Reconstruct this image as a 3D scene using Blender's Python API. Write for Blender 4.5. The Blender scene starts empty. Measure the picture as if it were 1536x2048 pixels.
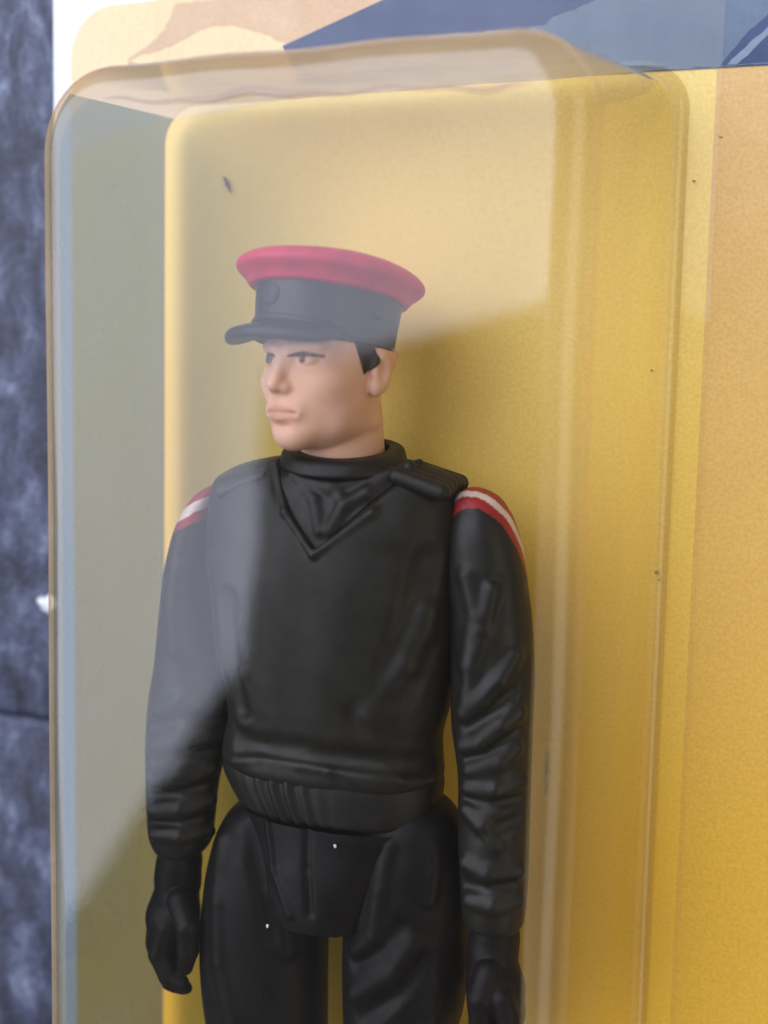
import bpy, math, random
import numpy as np
from mathutils import Matrix, Vector

random.seed(4); RNG = np.random.default_rng(7)
MM = 0.001
scene = bpy.context.scene

# ------------------------------------------------------------------ camera
F_PX = 2200.0
RX, RY, RZ = -0.0897, 0.3368, 0.0229
CAM = np.array([42.649, -21.106, 73.242])
cam_rot = Matrix.Rotation(RZ, 3, 'Z') @ Matrix.Rotation(RY, 3, 'Y') @ Matrix.Rotation(RX, 3, 'X')
cd = bpy.data.cameras.new('camera')
cam = bpy.data.objects.new('camera', cd)
scene.collection.objects.link(cam)
cam.matrix_world = Matrix.Translation(Vector(CAM * MM)) @ cam_rot.to_4x4()
cd.sensor_fit = 'HORIZONTAL'
cd.lens = 4.12
cd.sensor_width = 4.12 * 1536.0 / F_PX
cd.clip_start = 0.004
cd.clip_end = 20.0
cd.dof.use_dof = True
cd.dof.focus_distance = 0.0700
cd.dof.aperture_fstop = 2.3
scene.camera = cam

# ------------------------------------------------------------------ world and window light
w = bpy.data.worlds.new('World'); scene.world = w; w.use_nodes = True
bg = w.node_tree.nodes['Background']
bg.inputs[0].default_value = (0.95, 0.90, 0.86, 1); bg.inputs[1].default_value = 0.07

DAY = (0.89, 0.945, 1.18)
RAD = 4.1
WIN_Z, WIN_ANG = 600.0, math.radians(-5.0)          # height above the table (mm) and turn of the window
WIN_O = np.array([-257.0, -1.0])
WX = np.array([math.cos(WIN_ANG), math.sin(WIN_ANG)]); WY = np.array([-math.sin(WIN_ANG), math.cos(WIN_ANG)])
def window_light(x0, x1, y0, y1):
    """one lit strip of the big window (window coordinates, mm); strips butt edge to edge"""
    l = bpy.data.lights.new('window_light', 'AREA'); l.shape = 'RECTANGLE'
    l.size = (x1 - x0) * MM; l.size_y = (y1 - y0) * MM
    l.energy = RAD * math.pi * (x1 - x0) * (y1 - y0) * MM * MM
    l.color = DAY
    o = bpy.data.objects.new('window_light', l); scene.collection.objects.link(o)
    c = WIN_O + WX * (x0 + x1) / 2 + WY * (y0 + y1) / 2
    o.matrix_world = Matrix.Translation((c[0] * MM, c[1] * MM, WIN_Z * MM)) @ Matrix.Rotation(WIN_ANG, 4, 'Z')
window_light(-1600, 0, -186, 950)                     # main opening
for k in range(12):                                    # upper right part, lower edge shaped round the camera holder's dark outline
    window_light(14 * k, 14 * (k + 1), 2 + 4.5 * k, 950)
window_light(168, 300, 60, 950)
for k in range(18):                                   # lower left part, stepped edge shaped to the camera holder's outline
    window_light(-700, -(k + 0.5) * 8.6, -186 - 15 * (k + 1), -186 - 15 * k)

# added side lamp, no known source; it puts a glint in the bubble's right-hand edge
l2 = bpy.data.lights.new('side_glint_light', 'AREA'); l2.shape = 'RECTANGLE'; l2.size = 0.55; l2.size_y = 1.3
l2.energy = 1.7 * math.pi * 0.55 * 1.3; l2.color = (1.0, 0.93, 0.82)
o2 = bpy.data.objects.new('side_glint_light', l2); scene.collection.objects.link(o2)
o2.matrix_world = Matrix.Translation((0.85, -0.10, 0.50)) @ Matrix.Rotation(math.radians(60), 4, 'Y')
scene.view_settings.view_transform = 'Standard'
scene.view_settings.look = 'None'
scene.view_settings.exposure = 0.0
scene.view_settings.gamma = 1.0
scene.cycles.use_denoising = True
scene.cycles.max_bounces = 12
scene.cycles.transparent_max_bounces = 24
scene.cycles.caustics_reflective = False
scene.cycles.caustics_refractive = False

# ------------------------------------------------------------------ measuring helper: photo pixel at height w above the card -> mm
CR = np.array(cam_rot)
def M(px, py, w):
    d = CR @ np.array([(px - 768.0) / F_PX, (1024.0 - py) / F_PX, -1.0])
    return CAM + d * ((w - CAM[2]) / d[2])
def PX(n, w=9.0):            # length of n photo pixels at height w, in mm
    return n * (CAM[2] - w) / F_PX / 1.0

# ------------------------------------------------------------------ object helpers
def link(o, parent=None):
    scene.collection.objects.link(o)
    if parent is not None: o.parent = parent
    return o
def mesh_obj(name, V, Fc, mat, parent=None, smooth=True):
    me = bpy.data.meshes.new(name)
    V = np.asarray(V, dtype=np.float64) * MM
    me.from_pydata(V.tolist(), [], [list(map(int, f)) for f in Fc])
    me.update()
    if smooth: me.shade_smooth()
    if mat: me.materials.append(mat)
    return link(bpy.data.objects.new(name, me), parent)
def quad_obj(name, V, Q, mat, parent=None):
    """fast path for big all-quad meshes"""
    me = bpy.data.meshes.new(name)
    V = np.asarray(V, dtype=np.float32) * MM; n = len(Q)
    me.vertices.add(len(V)); me.vertices.foreach_set('co', V.ravel())
    me.loops.add(4 * n); me.loops.foreach_set('vertex_index', np.asarray(Q, dtype=np.int32).ravel())
    me.polygons.add(n); me.polygons.foreach_set('loop_start', np.arange(0, 4 * n, 4, dtype=np.int32))
    me.update(calc_edges=True); me.validate()
    me.shade_smooth()
    if mat: me.materials.append(mat)
    return link(bpy.data.objects.new(name, me), parent)
def empty(name, label, cat, loc=(0, 0, 0)):
    o = bpy.data.objects.new(name, None); o.empty_display_size = 0.01
    o['label'] = label; o['category'] = cat
    return link(o)
def attr_color(o, cols):
    a = o.data.color_attributes.new('paint', 'FLOAT_COLOR', 'POINT')
    c = np.ones((len(cols), 4), dtype=np.float32); c[:, :3] = cols
    a.data.foreach_set('color', c.ravel())

# ------------------------------------------------------------------ materials
def nt(name):
    m = bpy.data.materials.new(name); m.use_nodes = True
    t = m.node_tree; b = t.nodes['Principled BSDF']
    return m, t, b
def node(t, typ, **kw):
    n = t.nodes.new(typ)
    for k, v in kw.items():
        if k.startswith('i_'): n.inputs[k[2:].replace('_', ' ')].default_value = v
        else: setattr(n, k, v)
    return n
def objcoord(t):
    return node(t, 'ShaderNodeTexCoord').outputs['Object']
def noise(t, vec, scale, detail=4, rough=0.55, dist=0.0):
    n = node(t, 'ShaderNodeTexNoise'); n.inputs['Scale'].default_value = scale
    n.inputs['Detail'].default_value = detail; n.inputs['Roughness'].default_value = rough
    n.inputs['Distortion'].default_value = dist
    t.links.new(vec, n.inputs['Vector']); return n.outputs['Fac']
def ramp(t, fac, stops, interp='LINEAR'):
    r = node(t, 'ShaderNodeValToRGB'); e = r.color_ramp; e.interpolation = interp
    while len(e.elements) < len(stops): e.elements.new(0.5)
    for k, (p, c) in enumerate(stops):
        e.elements[k].position = p; e.elements[k].color = (*c, 1) if len(c) == 3 else c
    t.links.new(fac, r.inputs[0]); return r.outputs[0]
def bump(t, b, h, strength, dist):
    n = node(t, 'ShaderNodeBump'); n.inputs['Strength'].default_value = strength; n.inputs['Distance'].default_value = dist
    t.links.new(h, n.inputs['Height']); t.links.new(n.outputs[0], b.inputs['Normal'])

def plastic(name, col, rough=0.42, spec=0.5, mottled=0.25, fine=7000, bumpd=0.00002, paint=False):
    m, t, b = nt(name); v = objcoord(t)
    f = noise(t, v, 900, 5)
    lo = tuple(c * (1 - mottled) for c in col); hi = tuple(min(1, c * (1 + mottled)) for c in col)
    c = ramp(t, f, [(0.3, lo), (0.7, hi)])
    if paint:
        a = node(t, 'ShaderNodeVertexColor', layer_name='paint')
        mx = node(t, 'ShaderNodeMix', data_type='RGBA', blend_type='MULTIPLY'); mx.inputs[0].default_value = 1.0
        c2 = ramp(t, f, [(0.3, (1 - mottled,) * 3), (0.7, (1, 1, 1))])
        t.links.new(a.outputs[0], mx.inputs[6]); t.links.new(c2, mx.inputs[7]); c = mx.outputs[2]
    t.links.new(c, b.inputs['Base Color'])
    rr = node(t, 'ShaderNodeMapRange'); t.links.new(noise(t, v, 420, 6, 0.65), rr.inputs[0])
    rr.inputs[1].default_value = 0.3; rr.inputs[2].default_value = 0.7; rr.inputs[3].default_value = rough - 0.09; rr.inputs[4].default_value = rough + 0.14
    t.links.new(rr.outputs[0], b.inputs['Roughness']); b.inputs['Specular IOR Level'].default_value = spec
    dm = node(t, 'ShaderNodeMapRange'); t.links.new(noise(t, v, 3600, 2, 0.5), dm.inputs[0])
    dm.inputs[1].default_value = 0.76; dm.inputs[2].default_value = 0.86; dm.inputs[3].default_value = 0.0; dm.inputs[4].default_value = 0.35
    du = node(t, 'ShaderNodeMix', data_type='RGBA'); t.links.new(dm.outputs[0], du.inputs[0]); t.links.new(c, du.inputs[6]); du.inputs[7].default_value = (0.30, 0.29, 0.28, 1)
    t.links.new(du.outputs[2], b.inputs['Base Color'])
    bump(t, b, noise(t, v, fine, 3), 0.35, bumpd)
    return m
M_JUMPER = plastic('black_jumper_plastic', (0.0112, 0.0104, 0.0074), 0.46, 0.27)
M_SLEEVE = plastic('black_sleeve_plastic', (0.0110, 0.0103, 0.0078), 0.43, 0.28, paint=True)
M_TROUSER = plastic('black_trouser_plastic', (0.0045, 0.0038, 0.004), 0.48, 0.17)
M_GLOVE = plastic('black_glove_plastic', (0.005, 0.004, 0.004), 0.5, 0.17)
M_SHIRT = plastic('dark_shirt_plastic', (0.0085, 0.0075, 0.0065), 0.46, 0.3)
M_SKIN = plastic('painted_skin', (0.62, 0.33, 0.20), 0.5, 0.3, 0.06, paint=True)
M_HAIR = plastic('dark_brown_hair_paint', (0.035, 0.022, 0.016), 0.5, 0.3)
M_CROWN = plastic('crimson_cap_paint', (0.50, 0.012, 0.062), 0.48, 0.35, 0.16)
M_BAND = plastic('black_cap_band', (0.010, 0.010, 0.011), 0.46, 0.35)

def paper(name, c1, c2, coat=0.07, rough=0.5, grain=0.06, light_fade=None):
    m, t, b = nt(name); v = objcoord(t)
    big = noise(t, v, 130, 6, 0.62); fine = noise(t, v, 4200, 2, 0.6)
    col = ramp(t, big, [(0.3, c1), (0.7, c2)])
    if light_fade:                                           # window brightness put into the print colour: pale at the top, deeper further down
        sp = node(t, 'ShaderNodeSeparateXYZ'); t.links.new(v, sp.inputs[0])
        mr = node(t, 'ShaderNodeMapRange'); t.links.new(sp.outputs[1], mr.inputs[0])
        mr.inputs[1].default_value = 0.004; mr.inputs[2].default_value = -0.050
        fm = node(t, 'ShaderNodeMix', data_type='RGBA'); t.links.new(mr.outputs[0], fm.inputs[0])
        t.links.new(col, fm.inputs[6]); fm.inputs[7].default_value = (*light_fade, 1); col = fm.outputs[2]
    g = ramp(t, fine, [(0.3, (1 - grain * 2,) * 3), (0.7, (1, 1, 1))])
    mx = node(t, 'ShaderNodeMix', data_type='RGBA', blend_type='MULTIPLY'); mx.inputs[0].default_value = 1.0
    t.links.new(col, mx.inputs[6]); t.links.new(g, mx.inputs[7])
    t.links.new(mx.outputs[2], b.inputs['Base Color'])
    b.inputs['Roughness'].default_value = rough
    b.inputs['Specular IOR Level'].default_value = 0.3
    b.inputs['Coat Weight'].default_value = coat; b.inputs['Coat Roughness'].default_value = 0.3
    bump(t, b, noise(t, v, 1500, 4), 0.15, 0.00004)
    return m
M_WHITE = paper('white_card', (0.82, 0.82, 0.81), (0.85, 0.85, 0.85))
M_YELLOW = paper('golden_yellow_print', (0.92, 0.70, 0.19), (0.94, 0.735, 0.23), grain=0.07, light_fade=(0.87, 0.51, 0.048))
M_CREAM = paper('cream_print', (0.84, 0.66, 0.36), (0.88, 0.72, 0.42))
M_TAN = paper('tan_print', (0.64, 0.41, 0.23), (0.75, 0.53, 0.33))
M_PALE = paper('pale_yellow_print', (0.85, 0.66, 0.34), (0.89, 0.70, 0.40))
M_BLUE = paper('dark_blue_print', (0.030, 0.055, 0.140), (0.085, 0.115, 0.215))
M_SKY = paper('grey_blue_print', (0.105, 0.155, 0.225), (0.175, 0.23, 0.30))
M_STEEL = paper('pale_grey_blue_print', (0.22, 0.27, 0.35), (0.27, 0.32, 0.40))

def clear_film(name, haze, tint, edge_tint, edge_pow=2.5, haze_col=(0.86, 0.82, 0.74), rough=0.040, edge_haze=0.35, refl=0.050, graze=0.85):
    """Thin aged PVC sheet: tinted see-through, mirror-like at grazing angles, a little milky."""
    m = bpy.data.materials.new(name); m.use_nodes = True; t = m.node_tree; t.nodes.clear()
    out = node(t, 'ShaderNodeOutputMaterial'); v = objcoord(t)
    lw = node(t, 'ShaderNodeLayerWeight'); lw.inputs['Blend'].default_value = 0.5
    fac = lw.outputs['Facing']
    p = node(t, 'ShaderNodeMath', operation='POWER'); t.links.new(fac, p.inputs[0]); p.inputs[1].default_value = edge_pow
    mx = node(t, 'ShaderNodeMix', data_type='RGBA'); t.links.new(p.outputs[0], mx.inputs[0])
    mx.inputs[6].default_value = (*tint, 1); mx.inputs[7].default_value = (*edge_tint, 1)
    tr = node(t, 'ShaderNodeBsdfTransparent'); t.links.new(mx.outputs[2], tr.inputs[0])
    df = node(t, 'ShaderNodeBsdfDiffuse'); df.inputs[0].default_value = (*haze_col, 1)
    tl = node(t, 'ShaderNodeBsdfTranslucent'); tl.inputs[0].default_value = (*haze_col, 1)
    hz = node(t, 'ShaderNodeMixShader'); hz.inputs[0].default_value = 0.5
    t.links.new(df.outputs[0], hz.inputs[1]); t.links.new(tl.outputs[0], hz.inputs[2])
    # milkiness: base value, patchy, more where the light crosses the sheet at a slant
    nz = noise(t, v, 90, 4, 0.6)
    h1 = node(t, 'ShaderNodeMath', operation='MULTIPLY_ADD'); t.links.new(p.outputs[0], h1.inputs[0]); h1.inputs[1].default_value = edge_haze; h1.inputs[2].default_value = haze
    h2 = node(t, 'ShaderNodeMapRange'); t.links.new(nz, h2.inputs[0]); h2.inputs[1].default_value = 0.3; h2.inputs[2].default_value = 0.7; h2.inputs[3].default_value = 0.75; h2.inputs[4].default_value = 1.25
    h3 = node(t, 'ShaderNodeMath', operation='MULTIPLY'); t.links.new(h1.outputs[0], h3.inputs[0]); t.links.new(h2.outputs[0], h3.inputs[1])
    s1 = node(t, 'ShaderNodeMixShader'); t.links.new(h3.outputs[0], s1.inputs[0])
    t.links.new(tr.outputs[0], s1.inputs[1]); t.links.new(hz.outputs[0], s1.inputs[2])
    # Schlick reflectance of the two surfaces of the sheet
    f5 = node(t, 'ShaderNodeMath', operation='POWER'); t.links.new(fac, f5.inputs[0]); f5.inputs[1].default_value = 5.0
    fr = node(t, 'ShaderNodeMath', operation='MULTIPLY_ADD'); t.links.new(f5.outputs[0], fr.inputs[0]); fr.inputs[1].default_value = graze; fr.inputs[2].default_value = refl
    gl = node(t, 'ShaderNodeBsdfGlossy'); gl.inputs['Roughness'].default_value = rough
    bp = node(t, 'ShaderNodeBump'); bp.inputs['Strength'].default_value = 0.1; bp.inputs['Distance'].default_value = 0.0006
    t.links.new(noise(t, v, 55, 2), bp.inputs['Height']); t.links.new(bp.outputs[0], gl.inputs['Normal'])
    s2 = node(t, 'ShaderNodeMixShader'); t.links.new(fr.outputs[0], s2.inputs[0])
    t.links.new(s1.outputs[0], s2.inputs[1]); t.links.new(gl.outputs[0], s2.inputs[2])
    t.links.new(s2.outputs[0], out.inputs[0])
    return m
M_FACE = clear_film('clear_front_film', 0.005, (0.97, 0.965, 0.93), (0.62, 0.45, 0.26))
M_WALL = clear_film('clear_wall_film', 0.14, (0.96, 0.92, 0.82), (0.85, 0.50, 0.20), haze_col=(0.95, 0.79, 0.50), graze=0.6, rough=0.15)  # extra milkiness painted in for a bright reflection along the rounded front edge
M_LEFTW = clear_film('reflection_tint_film', 0.16, (0.20, 0.265, 0.30), (0.30, 0.33, 0.32), haze_col=(0.35, 0.41, 0.42))  # blue-grey of reflections put into this wall's tint and haze
M_TOPW = clear_film('milky_top_film', 0.55, (0.94, 0.88, 0.78), (0.70, 0.48, 0.26), haze_col=(0.90, 0.80, 0.70))
M_SIDE = clear_film('clear_side_film', 0.02, (0.98, 0.96, 0.88), (0.94, 0.84, 0.55), edge_haze=0.06, graze=0.35, rough=0.10)
M_FOOT = clear_film('clear_foot_film', 0.06, (0.90, 0.87, 0.80), (0.86, 0.70, 0.42), haze_col=(0.92, 0.86, 0.74), rough=0.18)
M_FLANGE = clear_film('milky_flange_film', 0.035, (0.995, 0.99, 0.96), (0.8, 0.7, 0.5), refl=0.018)

def table_material():
    m, t, b = nt('dark_slate_blue_board'); v = objcoord(t)
    mp = node(t, 'ShaderNodeMapping'); mp.inputs['Scale'].default_value = (1.5, 0.8, 1); t.links.new(v, mp.inputs[0])
    a = noise(t, mp.outputs[0], 260, 7, 0.66, 0.4)
    c = ramp(t, a, [(0.33, (0.008, 0.007, 0.018)), (0.45, (0.034, 0.039, 0.070)), (0.56, (0.080, 0.094, 0.148)), (0.70, (0.21, 0.235, 0.32))])
    f = noise(t, v, 1500, 5, 0.7)
    g = ramp(t, f, [(0.3, (0.45,) * 3), (0.7, (1.15,) * 3)])
    mx = node(t, 'ShaderNodeMix', data_type='RGBA', blend_type='MULTIPLY'); mx.inputs[0].default_value = 1.0
    t.links.new(c, mx.inputs[6]); t.links.new(g, mx.inputs[7]); t.links.new(mx.outputs[2], b.inputs['Base Color'])
    b.inputs['Roughness'].default_value = 0.55
    bump(t, b, f, 0.6, 0.0003)
    return m
M_TABLE = table_material()
M_CHIP = plastic('white_paint_chip', (0.8, 0.8, 0.78), 0.6, 0.3, 0.1)
M_DUST = plastic('pale_dust', (0.75, 0.75, 0.8), 0.7, 0.2, 0.1)
M_INK = plastic('faded_ink', (0.38, 0.25, 0.09), 0.8, 0.2, 0.3)
M_DIRT = plastic('brown_dirt', (0.10, 0.07, 0.04), 0.8, 0.2, 0.3)

# ------------------------------------------------------------------ table: boards with a seam
CARD_T = 0.6
table = bpy.data.objects.new('table_top', None); link(table)
table['kind'] = 'structure'; table['label'] = 'dark slate blue mottled board table under the toy card'
seam_v = M(50, 1436, -CARD_T)[1]
def board(v0, v1):
    n = 40; x0, x1 = -140.0, 150.0; r = 0.8; th = 8.0
    prof = [(v0, -th), (v0, -r)] + [(v0 + r * (1 - math.cos(a)), -r + r * math.sin(a)) for a in np.linspace(0, math.pi / 2, 5)[1:]]
    prof += [(v1 - r * (1 - math.cos(a)), -r + r * math.sin(a)) for a in np.linspace(math.pi / 2, 0, 5)] + [(v1, -th)]
    V, Fc = [], []
    for i in range(n + 1):
        x = x0 + (x1 - x0) * i / n
        for (y, z) in prof:
            V.append((x, y + 0.10 * math.sin(x * 0.31 + v0), z - CARD_T - 0.02))
    k = len(prof)
    for i in range(n):
        for j in range(k - 1):
            a = i * k + j; Fc.append((a, a + k, a + k + 1, a + 1))
    mesh_obj('board', V, Fc, M_TABLE, table)
edges = [seam_v - 130, seam_v - 66, seam_v, seam_v + 62, seam_v + 124]
for a, b_ in zip(edges[:-1], edges[1:]): board(a + 0.03, b_ - 0.03)

# ------------------------------------------------------------------ backing card with its print
CARD_L, CARD_R, CARD_TOP, CARD_BOT = -10.22, 74.0, 42.0, -118.0
pack = empty('toy_pack', 'yellow and blue printed toy card with a clear plastic bubble sealed on its front', 'toy packaging')
def slab(name, poly, z0, z1, mat, parent):
    n = len(poly)
    V = [(p[0], p[1], z1) for p in poly] + [(p[0], p[1], z0) for p in poly]
    Fc = [tuple(range(n))] + [(i + n, (i + 1) % n + n, (i + 1) % n, i) for i in range(n)]
    return mesh_obj(name, V, Fc, mat, parent, smooth=False)
card = slab('backing_card', [(CARD_L, CARD_BOT), (CARD_R, CARD_BOT), (CARD_R, CARD_TOP), (CARD_L, CARD_TOP)], -CARD_T, 0.0, M_WHITE, pack)
def arc(cx, cy, r, a0, a1, n=14):
    return [(cx + r * math.cos(a), cy + r * math.sin(a)) for a in np.linspace(a0, a1, n)]
# yellow panel with a rounded upper left corner
pl = M(143, 190, 0)[0]; ptop = M(330, 3, 0)[1] + 0.15; rad = 3.6
panel = arc(pl + rad, ptop - rad, rad, math.pi, math.pi / 2) + [(CARD_R - 2, ptop + 0.3), (CARD_R - 2, CARD_BOT + 2), (pl, CARD_BOT + 2)]
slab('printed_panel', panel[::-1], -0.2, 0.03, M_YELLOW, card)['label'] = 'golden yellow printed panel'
M_ORANGE = paper('orange_tan_print', (0.72, 0.46, 0.18), (0.79, 0.52, 0.22), grain=0.08, light_fade=(0.76, 0.44, 0.052))
side = [(38.4, CARD_BOT + 3), (CARD_R - 2.5, CARD_BOT + 3), (CARD_R - 2.5, 6), (38.4, 6)]
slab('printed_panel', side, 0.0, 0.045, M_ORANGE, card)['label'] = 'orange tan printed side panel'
def rag(p0, p1, n, amp, rng):
    """hand painted edge between two points"""
    p0 = np.array(p0, float); p1 = np.array(p1, float); d = p1 - p0; nrm = np.array([-d[1], d[0]]) / np.linalg.norm(d)
    return [tuple(p0 + d * k / n + nrm * (rng.normal(0, amp) if 0 < k < n else 0)) for k in range(n)]
def art(px_poly, mat, z, amp=0.0, label=None, name='printed_shape'):
    pts = [M(x, y, 0)[:2] for x, y in px_poly]
    out = []
    for i in range(len(pts)):
        a, b_ = pts[i], pts[(i + 1) % len(pts)]
        out += rag(a, b_, max(1, int(np.linalg.norm(np.array(a) - b_) / 0.35)) if amp else 1, amp, RNG)
    area = sum(out[i][0] * out[(i + 1) % len(out)][1] - out[(i + 1) % len(out)][0] * out[i][1] for i in range(len(out)))
    if area < 0: out = out[::-1]
    o = slab(name, out, z - 0.02, z, mat, card)
    if label: o['label'] = label
    return o
corner = arc(pl + rad, ptop - rad, rad, math.pi, math.pi / 2) + [(22.0, ptop), tuple(M(600, 90, 0)[:2]), tuple(M(560, 200, 0)[:2]), tuple(M(250, 260, 0)[:2]), (pl, M(250, 300, 0)[1])]
slab('printed_shape', corner[::-1], 0.02, 0.05, M_PALE, card)['label'] = 'pale yellow corner of the printed picture'
art([(258, 118), (300, 88), (330, 60), (352, 8), (560, -20), (900, -60), (780, 0), (690, 38), (572, 92), (540, 140), (300, 150), (255, 140)], M_TAN, 0.07, 0.05, 'tan cloud shape in the printed picture')
art([(262, 120), (340, 96), (395, 66), (430, 54), (465, 52), (520, 66), (575, 90), (560, 130), (300, 140)], M_CREAM, 0.09, 0.05, 'cream cloud shape in the printed picture')
art([(566, 93), (690, 36), (790, -10), (900, -60), (1700, -90), (1760, 118), (1536, 131), (1245, 147), (1000, 160), (600, 170)], M_BLUE, 0.11, 0.0, 'dark blue wedge of the printed picture')
art([(1010, 78), (1060, 55), (1090, 52), (1105, 36), (1150, 22), (1200, -6), (1320, -60), (1700, -80), (1750, 112), (1536, 129), (1245, 145), (1120, 150), (1085, 95)], M_SKY, 0.13, 0.05, 'grey blue field of the printed picture')
art([(1440, 132), (1490, 72), (1540, 26), (1600, -30), (1660, -30), (1580, 40), (1545, 124)], M_BLUE, 0.15, 0.03, 'dark blue diagonal of the printed picture')
art([(1455, 131), (1500, 86), (1560, 34), (1566, 44), (1515, 92), (1474, 130)], M_STEEL, 0.17, 0.03, 'pale streak in the printed picture')
art([(780, 92), (900, 70), (1010, 62), (1040, 66), (1010, 80), (900, 100), (780, 110)], M_STEEL, 0.15, 0.06, 'pale wisp in the printed picture')

# ------------------------------------------------------------------ clear bubble
BW, BH, H = 36.0, 108.0, 18.14
TL, TR, TT = 1.35, 2.3, 2.1
def rrect(x0, x1, y0, y1, r, nc=18, ns=40):
    """closed rounded rectangle, counter-clockwise, fixed number of points"""
    P = []
    def seg(a, b_, n): P.extend([(a[0] + (b_[0] - a[0]) * k / n, a[1] + (b_[1] - a[1]) * k / n) for k in range(n)])
    def cor(cx, cy, a0): P.extend([(cx + r * math.cos(a0 + math.pi / 2 * k / nc), cy + r * math.sin(a0 + math.pi / 2 * k / nc)) for k in range(nc)])
    seg((x0 + r, y0), (x1 - r, y0), ns); cor(x1 - r, y0 + r, -math.pi / 2)
    seg((x1, y0 + r), (x1, y1 - r), ns * 3); cor(x1 - r, y1 - r, 0)
    seg((x1 - r, y1), (x0 + r, y1), ns); cor(x0 + r, y1 - r, math.pi / 2)
    seg((x0, y1 - r), (x0, y0 + r), ns * 3); cor(x0 + r, y0 + r, math.pi)
    return P
rings = []                                             # (polyline, height, zone)
def inset(z):                                          # how far the wall has leaned in at height z
    k = z / H; return TL * k, TR * k, TT * k
rf, rb = 1.9, 0.9
def ring(z, e, r):                                     # e: extra inset beyond the wall line
    l, rr, tt = inset(z)
    return rrect(l + e, BW - rr - e, -BH + tt + e, -tt - e, max(r, 0.4))
for a in np.linspace(0, math.pi / 2, 7)[:-1]:          # fillet at the foot
    rings.append((ring(0.2, -rb * (1 - math.sin(a)), 2.4 + rb * (1 - math.sin(a))), 0.2 + rb * (1 - math.cos(a)), 'foot'))
for k in range(10):
    z = 0.2 + rb + (H - rf - 0.2 - rb) * k / 9
    rings.append((ring(z, 0, 2.6 + 2.2 * k / 9), z, 'wall'))
for a in np.linspace(0, math.pi / 2, 10)[1:]:          # rounded front edge
    e = rf * (1 - math.cos(a)); z = H - rf + rf * math.sin(a)
    rings.append((ring(z, e, 4.8 - e * 0.8), z, 'edge'))
for e in (2.6, 3.4, 4.6, 6.5, 9.0, 12.0):
    rings.append((ring(H, e, 4.8 - 1.7 + 0 * e), H, 'front'))
NP = len(rings[0][0]); V = []
for (P, z, zone) in rings:
    for (x, y) in P:
        # thermoformed sheet is never quite flat
        wob = 0.06 * math.sin(0.45 * x + 0.21 * y) + 0.04 * math.sin(0.93 * x - 0.17 * y + 1.3)
        k = {'foot': 0.15, 'wall': 0.5, 'edge': 1.0, 'front': 0.0}[zone]
        dy = (0.07 * math.sin(0.62 * x) * (1 if y > -6 else 0.0)) if zone in ('edge', 'wall') else 0
        V.append((x + 0.5 * wob * k * (1 if zone != 'front' else 0), y + dy * k, z + (0.25 * wob * k * max(0.0, min(1.0, (H - z) / 0.8)) if zone == 'edge' else 0)))
Fw, zones = [], []
V = np.array(V)
sides = {}
for i in range(len(rings) - 1):
    for j in range(NP):
        a, b_ = i * NP + j, i * NP + (j + 1) % NP
        f = (a, b_, b_ + NP, a + NP)
        z = rings[i][2]; c = V[list(f)].mean(0)
        if z == 'front' or (z == 'edge' and rings[i + 1][2] == 'front'): part = 'front_face'
        elif z == 'edge' or rings[i + 1][2] == 'edge': part = 'front_edge'
        elif z == 'foot': part = 'foot'
        else:
            l, rr, tt = inset(c[2])
            dl, dr, dt, db = c[0] - l, BW - rr - c[0], -tt - c[1], c[1] + BH - tt
            part = ['left_wall', 'side_wall', 'top_wall', 'bottom_wall'][int(np.argmin([dl, dr, dt, db]))]
        sides.setdefault(part, []).append(f)
last = (len(rings) - 1) * NP
sides['front_face'].append(tuple(range(last, last + NP)))
bubble = bpy.data.objects.new('bubble', None); link(bubble, pack)
bubble['label'] = 'clear yellowed plastic bubble over the figure'
def film(name, faces, mat, label=None):
    used = sorted({i for f in faces for i in f}); mp = {v: k for k, v in enumerate(used)}
    o = mesh_obj(name, V[used], [tuple(mp[i] for i in f) for f in faces], mat, bubble)
    if label: o['label'] = label
    return o
film('front_face', sides['front_face'], M_FACE)
film('front_edge', sides['front_edge'], M_WALL)
film('side_wall', sides['left_wall'], M_LEFTW, 'bubble side wall tinted with reflected grey, nearest the white card border')
film('side_wall', sides['side_wall'], M_SIDE)
film('side_wall', sides['top_wall'], M_TOPW, 'milky upper wall of the bubble above the cap')
film('side_wall', sides['bottom_wall'], M_WALL)
film('bubble_foot', sides['foot'], M_FOOT)
# added wavy amber tube standing in for refraction along the upper front edge
CV, CF = [], []; nst, nr = 90, 6
for i in range(nst):
    t_ = i / (nst - 1); px = 205 + 870 * t_
    py = 206 - 34 * t_ - 6 * math.sin(t_ * 3.1) + 7 * math.sin(px * 0.0215) * (1 - 0.6 * t_) + 3 * math.sin(px * 0.047)
    p = M(px, py, H - 0.16); r = (0.05 + 0.10 * (0.5 + 0.5 * math.sin(px * 0.0131 + 1))) * (1 - 0.5 * t_) * min(1, 12 * t_ * (1 - t_) + 0.1)
    for j in range(nr):
        a = 2 * math.pi * j / nr; CV.append((p[0], p[1] + 1.9 * r * math.cos(a), p[2] + 0.6 * r * math.sin(a)))
for i in range(nst - 1):
    for j in range(nr):
        CF.append((i * nr + j, i * nr + (j + 1) % nr, (i + 1) * nr + (j + 1) % nr, (i + 1) * nr + j))
mesh_obj('refraction_line', CV, CF, clear_film('amber_refraction_film', 0.10, (0.84, 0.72, 0.56), (0.62, 0.42, 0.24), haze_col=(0.6, 0.45, 0.3)), bubble)
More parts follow.
